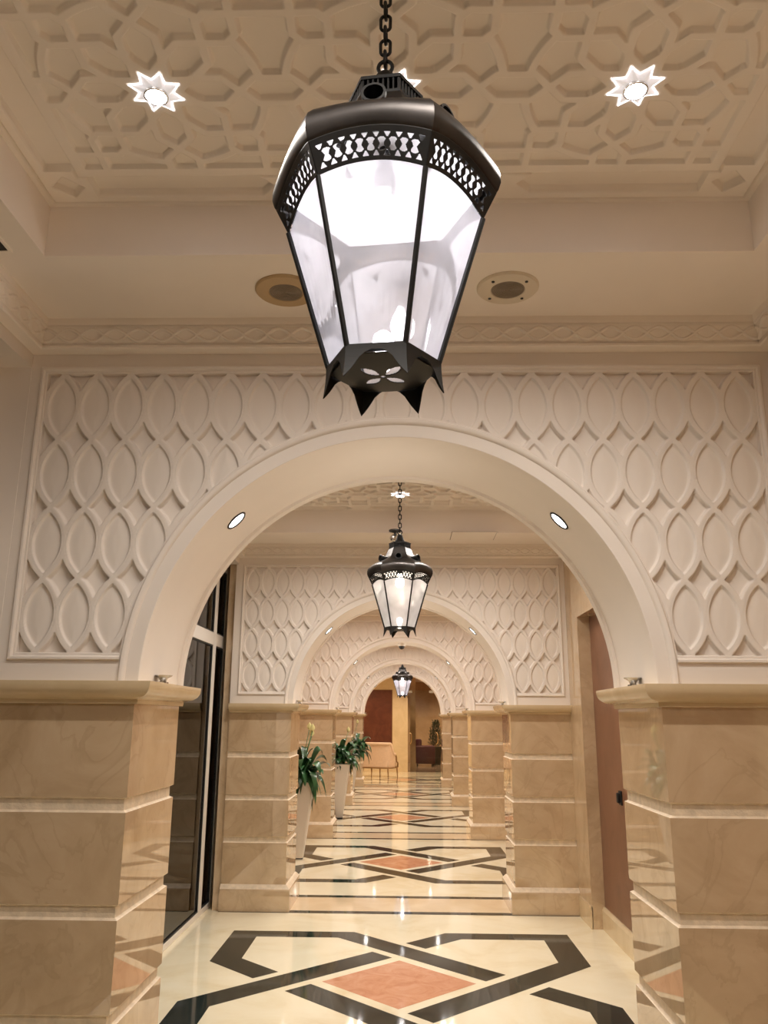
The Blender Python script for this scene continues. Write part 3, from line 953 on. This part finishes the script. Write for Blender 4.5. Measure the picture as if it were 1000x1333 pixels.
# ---------------- spotlights in the arch soffits
def build_archspot():
    root = empty('arch_spotlight')
    bm = bmesh.new(); lathe(bm, [(.050, -.004), (.050, .004), (.046, .007), (.041, .004)], 28, cap1=False); obj('trim_ring', bm, IRON, root, angle=40)
    bm = bmesh.new(); lathe(bm, [(.041, -.002), (.041, .002), (.02, .0045), (.003, .005)], 28); obj('lens', bm, LAMPSPOT, root, smooth=True)
    return root
sp0 = build_archspot(); first = True
ORD = {1: 'nearest', 2: 'second', 3: 'third', 4: 'fourth', 5: 'fifth'}
for k in range(1, 6):
    for s in (-1, 1):
        o = sp0 if first else copy_tree(sp0); first = False
        a = PI / 4; o.location = (s * R * math.cos(a), wy(k) + .235, ZS + R * math.sin(a))
        o.rotation_euler = Vector((-s * math.cos(a), 0, -math.sin(a))).to_track_quat('Z', 'Y').to_euler()
        tag(o, 'round recessed spotlight in the %s side of the %s arch soffit' % ('left' if s < 0 else 'right', ORD[k]), 'spotlight', 'spotlights in the arch soffits')
        lamp('arch_light', 'SPOT', (0, 0, .02), LV['arch'], WARM, o, rot=(PI, 0, 0), size=.03, spot=168, blend=0.5)

# ---------------- small uplights standing on the pier caps
def build_up():
    root = empty('dish_fitting')
    bm = bmesh.new(); lathe(bm, [(.022, 0), (.022, .006), (.012, .010), (.018, .022), (.034, .030), (.036, .034), (.030, .034), (.014, .026)], 20); obj('dish', bm, SILVER, root, angle=40)
    bm = bmesh.new(); lathe(bm, [(.012, .026), (.012, .030), (.004, .033)], 14); obj('lens', bm, POT, root, smooth=True)
    return root
up0 = build_up(); first = True
for k in range(1, 6):
    for s in (-1, 1):
        o = up0 if first else copy_tree(up0); first = False
        o.location = (s * .945, wy(k) + .20, 1.734)
        tag(o, 'little metal dish fitting standing on the %s pier cap of the %s arch' % ('left' if s < 0 else 'right', ORD[k]), 'light fitting', 'small dish fittings on the pier caps')

# ---------------- ceiling fittings
def speaker(name, x, y, ring, label, screws):
    root = tag(empty(name, (x, y, ZSOF)), label, 'ceiling speaker')
    bm = bmesh.new(); lathe(bm, [(.118, .0), (.118, -.004), (.112, -.010), (.066, -.013), (.063, -.009)], 40, cap1=False); obj('speaker_ring', bm, ring, root, angle=30)
    bm = bmesh.new()
    prof = [(.064, -.006)]
    for i in range(7):
        r = .062 - i * .008; prof += [(r, -.012), (r - .004, -.012), (r - .0045, -.009), (r - .0075, -.009)]
    lathe(bm, prof + [(.004, -.012)], 36); obj('grille', bm, GRILL, root)
    if screws:
        for i in range(4):
            a = PI / 4 + i * PI / 2; bm = bmesh.new(); lathe(bm, [(.006, -.010), (.006, -.0145), (.003, -.0155)], 10, (.088 * math.cos(a), .088 * math.sin(a), 0)); obj('screw', bm, BLACKR, root)
    return root
speaker('ceiling_speaker', -.425, 2.81, SPKT, 'round yellowed tan ceiling speaker left of the large lantern', False)
speaker('ceiling_speaker', .425, 2.80, SPKC, 'round cream ceiling speaker with four dark screws right of the large lantern', True)

r_ = tag(empty('air_slot', (-1.385, 1.35, ZSOF)), 'long dark air slot in the ceiling at the upper left edge', 'air vent')
bm = bmesh.new(); box(bm, -.017, .017, -1.1, 1.17, -.003, .0); obj('dark_slot', bm, BLACKR, r_)
bm = bmesh.new(); box(bm, -.028, -.017, -1.11, 1.18, -.006, 0); box(bm, .017, .028, -1.11, 1.18, -.006, 0); box(bm, -.017, .017, 1.17, 1.18, -.006, 0); box(bm, -.017, .017, -1.11, -1.10, -.006, 0); obj('slot_frame', bm, CEILP, r_)

r_ = tag(empty('access_hatch', (.65, 7.12, ZSOF)), 'square access hatch outlined in the ceiling right of the second lantern', 'ceiling hatch')
bm = bmesh.new(); box(bm, -.20, .20, -.17, .17, -.0015, 0); obj('hatch_gap', bm, GRILL, r_)
bm = bmesh.new(); box(bm, -.194, .194, -.164, .164, -.004, -.0015); obj('hatch_panel', bm, CEILP, r_)

r_ = tag(empty('ceiling_fixture', (-.045, 6.90, ZSOF)), 'small black and grey fixture on the ceiling just behind the second lantern finial', 'ceiling fixture')
bm = bmesh.new(); lathe(bm, [(.055, 0), (.055, -.012), (.030, -.020), (.014, -.024), (.012, -.05)], 24); obj('mounting_plate', bm, BLACKR, r_, angle=40)
bm = bmesh.new(); lathe(bm, [(.012, .0), (.026, -.012), (.030, -.03), (.022, -.05), (.008, -.056)], 18, (-.018, -.01, -.045)); obj('fixture_head', bm, SILVER, r_, angle=40)

r_ = tag(empty('dome_camera', (.0, 12.30, ZS + R)), 'small dome camera under the top of the third arch', 'security camera')
bm = bmesh.new(); lathe(bm, [(.060, .004), (.060, -.034), (.056, -.042), (.046, -.044)], 28); obj('housing', bm, POT, r_, angle=40)
bm = bmesh.new(); lathe(bm, [(.045, -.044), (.042, -.062), (.030, -.080), (.012, -.090), (.002, -.092)], 24, cap0=False); obj('dome', bm, BLACKR, r_, smooth=True)

r_ = tag(empty('wall_fitting', (1.635, 6.37, 1.05)), 'small black fitting on the brown wall panel beside the near right pier', 'wall fitting')
bm = bmesh.new(); box(bm, -.012, 0, -.035, .035, -.05, .05, 0, .004); obj('back_plate', bm, BLACKR, r_)
bm = bmesh.new(); box(bm, -.034, -.010, -.02, .02, -.035, .035, 0, .006); obj('lever', bm, BLACKR, r_)

# ---------------- peace lilies in tall white planters
def leaf(bm, base, az, length, width, rise_, droop, roll):
    n = 9; rows = []
    d = Vector((math.cos(az), math.sin(az), 0)); side = Vector((-math.sin(az), math.cos(az), 0))
    side = (side * math.cos(roll) + Vector((0, 0, 1)) * math.sin(roll))
    for i in range(n + 1):
        t = i / n
        p = base + d * (length * (math.sin(t * 1.35) / math.sin(1.35)) * .8) + Vector((0, 0, rise_ * math.sin(min(t * 1.9, 1.57)) - droop * max(0, t - .25) ** 1.6))
        w = .004 if t < .22 else width * math.sin(PI * ((t - .2) / .8) ** .72) ** .9
        if i == n: w = .0008
        cup = Vector((0, 0, w * .22))
        rows.append([bm.verts.new(p - side * w + cup), bm.verts.new(p), bm.verts.new(p + side * w + cup)])
    for A, B in zip(rows[:-1], rows[1:]):
        for q in (0, 1): bm.faces.new((A[q], A[q + 1], B[q + 1], B[q]))

def planter(loc, label, label2, seed, h=.87, flowers=3, spread=1.0, shift=0.0):
    rnd = random.Random(seed)
    pr = tag(empty('tall_planter', loc), label, 'planter', 'tall white planters along the left side')
    bm = bmesh.new()
    a, b = .056, .165
    loft_rect(bm, [(-a, a, -a, a, .012), (-b, b, -b, b, h - .004), (-b + .012, b - .012, -b + .012, b - .012, h), (-b + .015, b - .015, -b + .015, b - .015, h - .035)])
    es = [e for e in bm.edges if abs(e.verts[0].co.z - e.verts[1].co.z) > .3]
    bmesh.ops.bevel(bm, geom=es, offset=.012, segments=3, affect='EDGES')
    obj('planter_body', bm, POT, pr, angle=40)
    bm = bmesh.new(); box(bm, -.052, .052, -.052, .052, 0, .013); obj('planter_foot', bm, BLACKR, pr)
    bm = bmesh.new(); box(bm, -.147, .147, -.147, .147, h - .036, h - .02); obj('soil', bm, SOIL, pr)
    pl = tag(empty('peace_lily', (loc[0], loc[1], loc[2] + h - .02)), label2, 'plant', 'peace lilies along the left side')
    bm = bmesh.new()
    for i in range(90):
        az = rnd.uniform(0, 2 * PI); c = math.cos(az)
        ln = rnd.uniform(.24, .46) * spread * (.62 if c < -.2 else 1)
        lv = rnd.random()
        base = Vector((rnd.uniform(-.05, .05) + shift, rnd.uniform(-.05, .05), 0))
        leaf(bm, base, az, ln, rnd.uniform(.042, .066), rnd.uniform(.12, .52) * (1 - .45 * lv), rnd.uniform(.15, .62) * (.4 + lv), rnd.uniform(-.5, .5))
    lo = obj('foliage', bm, LEAF, pl, smooth=True)
    bm = bmesh.new(); tubes = []
    for i in range(flowers):
        az = rnd.uniform(-.6, 2.6); top = Vector((.10 * math.cos(az) + .03, .10 * math.sin(az), rnd.uniform(.52, .72)))
        tubes.append(top); tube(bm, [(0, 0, 0), (top.x * .4, top.y * .4, top.z * .55), tuple(top)], .005, 6)
    fs = obj('flower_stems', bm, STEM, pl, smooth=True)
    for top in tubes:
        bm = bmesh.new()
        rows = []
        for i in range(7):
            t = i / 6; w = .030 * math.sin(PI * t ** .8) + .0006
            rows.append([bm.verts.new(top + Vector((x * w, .010 * (abs(x) - 1), t * .095 - .01))) for x in (-1, -.5, 0, .5, 1)])
        for A, B in zip(rows[:-1], rows[1:]):
            for q in range(4): bm.faces.new((A[q], A[q + 1], B[q + 1], B[q]))
        obj('flower', bm, FLOWER, fs, smooth=True)
planter((-1.215, 10.30, 0), 'tall tapered white planter standing behind the second left pier', 'peace lily with pale flowers in the nearest white planter', 3)
planter((-1.045, 14.40, 0), 'tall tapered white planter behind the third left pier', 'bushy peace lily in the middle white planter', 5, flowers=1)
planter((-1.130, 18.70, 0), 'farthest tall white planter, mostly hidden behind the middle one', 'peace lily in the farthest planter, leaves reaching toward the settee', 8, flowers=1, spread=1.25, shift=.06)

# ---------------- lobby: settee, panel, door, sofa, plant
def settee(loc, rz):
    root = tag(empty('settee', loc, rz), 'cream upholstered settee with curved back and gilt legs at the corridor end', 'settee')
    w, d = .60, .36
    def plan(t):                                   # t 0..1 from left arm front round the back to right arm front
        a = PI + t * PI                            # half superellipse
        c, s = math.cos(a), math.sin(a)
        return w * math.copysign(abs(c) ** .55, c), d * (math.copysign(abs(s) ** .55, s)) * 1.0 + .10
    N = 40
    def topz(t): 
        e = min(t, 1 - t)
        return .62 + .29 * float(sstep(.02, .15, np.array(e)))
    bm = bmesh.new(); inn = []; rows = []
    for i in range(N + 1):
        t = i / N; x, y = plan(t); sc = .88; z = topz(t)
        f = Vector((x, y, 0)); g = Vector((x * sc, (y - .10) * sc + .10 + .01, 0))
        rows.append([bm.verts.new((f.x * .97, f.y, .27)), bm.verts.new((f.x, f.y, z - .04)), bm.verts.new((f.x * 1.01, f.y, z)),
                     bm.verts.new((g.x, g.y, z)), bm.verts.new((g.x, g.y, .27))])
    for A, B in zip(rows[:-1], rows[1:]):
        for q in range(5): bm.faces.new((A[q], A[(q + 1) % 5], B[(q + 1) % 5], B[q]))
    bm.faces.new(rows[0]); bm.faces.new(rows[-1][::-1])
    bk = obj('backrest', bm, CREAMF, root, angle=40)
    bm = bmesh.new()
    tube(bm, [(plan(i / N)[0] * .97, plan(i / N)[1], topz(i / N) + .004) for i in range(N + 1)], .045, 10)
    obj('rolled_top', bm, CREAMF, bk, smooth=True)
    bm = bmesh.new(); box(bm, -w * .88, w * .88, -.20, .36, .27, .44, 0, .03); obj('seat', bm, CREAMF, root, angle=40)
    bm = bmesh.new()
    tube(bm, [(plan(i / N)[0] * .98, plan(i / N)[1], .255) for i in range(N + 1)], .022, 8); box(bm, -w * .9, w * .9, .30, .36, .235, .275)
    obj('gilt_rail', bm, GOLDW, root, smooth=False)
    for s in (-1, 1):
        bm = bmesh.new()
        tube(bm, [(s * w * .99, .12, .60), (s * w * 1.0, .17, .56), (s * w * .98, .20, .48), (s * w * .95, .25, .42), (s * w * .95, .31, .40), (s * w * .95, .35, .36), (s * w * .94, .34, .25)], .024, 8)
        obj('arm_scroll', bm, GOLDW, root, smooth=True)
    for x, y in ((-.55, .33), (.55, .33), (-.50, -.19), (.50, -.19), (0, -.23), (.0, .33)):
        bm = bmesh.new(); tube(bm, [(x, y, .26), (x, y, .18), (x * 1.02, y, .06), (x * 1.03, y, 0)], [.026, .022, .014, .016], 8); obj('leg', bm, GOLDW, root, smooth=True)
settee((-.80, 24.70, 0), math.radians(-24))

pn = tag(empty('wall_panel', (-.875, YF + .05, 1.48)), 'large dark maroon panel set in the far lobby wall', 'wall panel')
bm = bmesh.new(); box(bm, -.53, .53, -.012, .0, -1.045, 1.045); obj('panel_field', bm, MAROON, pn)
bm = bmesh.new()
for q in ((-.545, -.53, -1.06, 1.06), (.53, .545, -1.06, 1.06), (-.53, .53, -1.06, -1.045), (-.53, .53, 1.045, 1.06)): box(bm, q[0], q[1], -.02, 0, q[2], q[3])
obj('panel_frame', bm, GOLDW, pn)

def glass_door(x0, x1, hx, label):
    r = struct(empty('door_1' if hx < 1 else 'door_2', (x0, YF + .10, 0)))
    w = x1 - x0
    bm = bmesh.new(); box(bm, 0, w, -.006, .006, .012, 2.52); obj('glass_leaf', bm, GLASSC, r)
    bm = bmesh.new(); box(bm, .0, .14, -.014, .014, 2.44, 2.52, 0, .003); box(bm, w - .14, w, -.014, .014, 2.44, 2.52, 0, .003); obj('patch_fitting', bm, SILVER, r)
    bm = bmesh.new()
    for s in (-1, 1):
        pts = [(hx - x0, s * .006, 1.22), (hx - x0, s * .05, 1.22), (hx - x0 + .05, s * .065, 1.16), (hx - x0 + .06, s * .065, 1.03), (hx - x0 + .05, s * .065, .90), (hx - x0, s * .05, .84), (hx - x0, s * .006, .84)]
        tube(bm, pts, .016, 8)
    obj('door_handle', bm, BRASS, r, smooth=True)
glass_door(.165, .99, .225, '')
glass_door(1.00, 1.895, 1.07, '')

so = tag(empty('dark_red_armchair', (.80, 30.45, 0)), 'dark red armchair seen through the glass door', 'armchair')
bm = bmesh.new(); box(bm, -.34, .34, -.30, .34, .10, .44, 0, .03); obj('seat', bm, REDF, so, angle=40)
bm = bmesh.new(); box(bm, -.36, -.12, -.10, .36, .10, .92, 0, .05); obj('backrest', bm, REDF, so, angle=40)
for y in (-.38, .30):
    bm = bmesh.new(); box(bm, -.35, .35, y, y + .14, .08, .70, 0, .06); obj('armrest', bm, REDF, so, angle=40)
for x in (-.28, .28):
    for y in (-.28, .30):
        bm = bmesh.new(); lathe(bm, [(.02, 0), (.025, .10)], 10, (x, y, 0)); obj('leg', bm, IRONB, so)

pp = tag(empty('potted_shrub', (1.22, 31.3, 0)), 'dark potted shrub against the far stone wall beyond the glass door', 'plant')
bm = bmesh.new(); lathe(bm, [(.17, 0), (.21, .62), (.22, .64), (.20, .64), (.19, .60)], 24); obj('pot', bm, IRONB, pp, angle=40)
bm = bmesh.new(); rnd = random.Random(4)
for i in range(620):
    az = rnd.uniform(0, 2 * PI); z = rnd.uniform(.0, .88); rr = .25 * (1 - (z / 1.12) ** 2) * rnd.uniform(.25, 1)
    leaf(bm, Vector((rr * math.cos(az), rr * math.sin(az), .62 + z)), az, rnd.uniform(.04, .10), .02, rnd.uniform(.05, .14), .02, rnd.uniform(-1, 1))
obj('foliage', bm, plain('dark_shrub_leaf', (.012, .030, .010), .5, var=.4), pp, smooth=True)
bm = bmesh.new(); tube(bm, [(0, 0, .60), (.01, 0, 1.35)], .02, 8); obj('trunk', bm, GOLDW, pp)

# unseen ceiling lamps added to light the lobby and the room beyond
dl = empty('lobby_fill_lamp'); tag(dl, 'round unseen lamp added in the ceiling to light the lobby', 'ceiling light', 'added lobby lamps')
bm = bmesh.new(); lathe(bm, [(.075, 0), (.075, -.008), (.060, -.012), (.056, -.006)], 28, cap1=False); obj('trim_ring', bm, SILVER, dl, angle=40)
bm = bmesh.new(); lathe(bm, [(.056, -.002), (.056, -.006)], 28); obj('lamp', bm, LAMPW, dl)
first = True
for x, y in ((-2.2, 23.2), (0.0, 23.2), (2.2, 23.2), (-1.2, 25.6), (1.0, 25.6), (.9, 29.5), (-.5, 31.0), (2.2, 31.2)):
    o = dl if first else copy_tree(dl); first = False
    o.location = (x, y, 3.05)
    lamp('lobby_fill_light', 'SPOT', (0, 0, -.03), LV['lobby'] if y < 27 else LV['beyond'], (1.0, .78, .55), o, size=.05, spot=150, blend=.6)
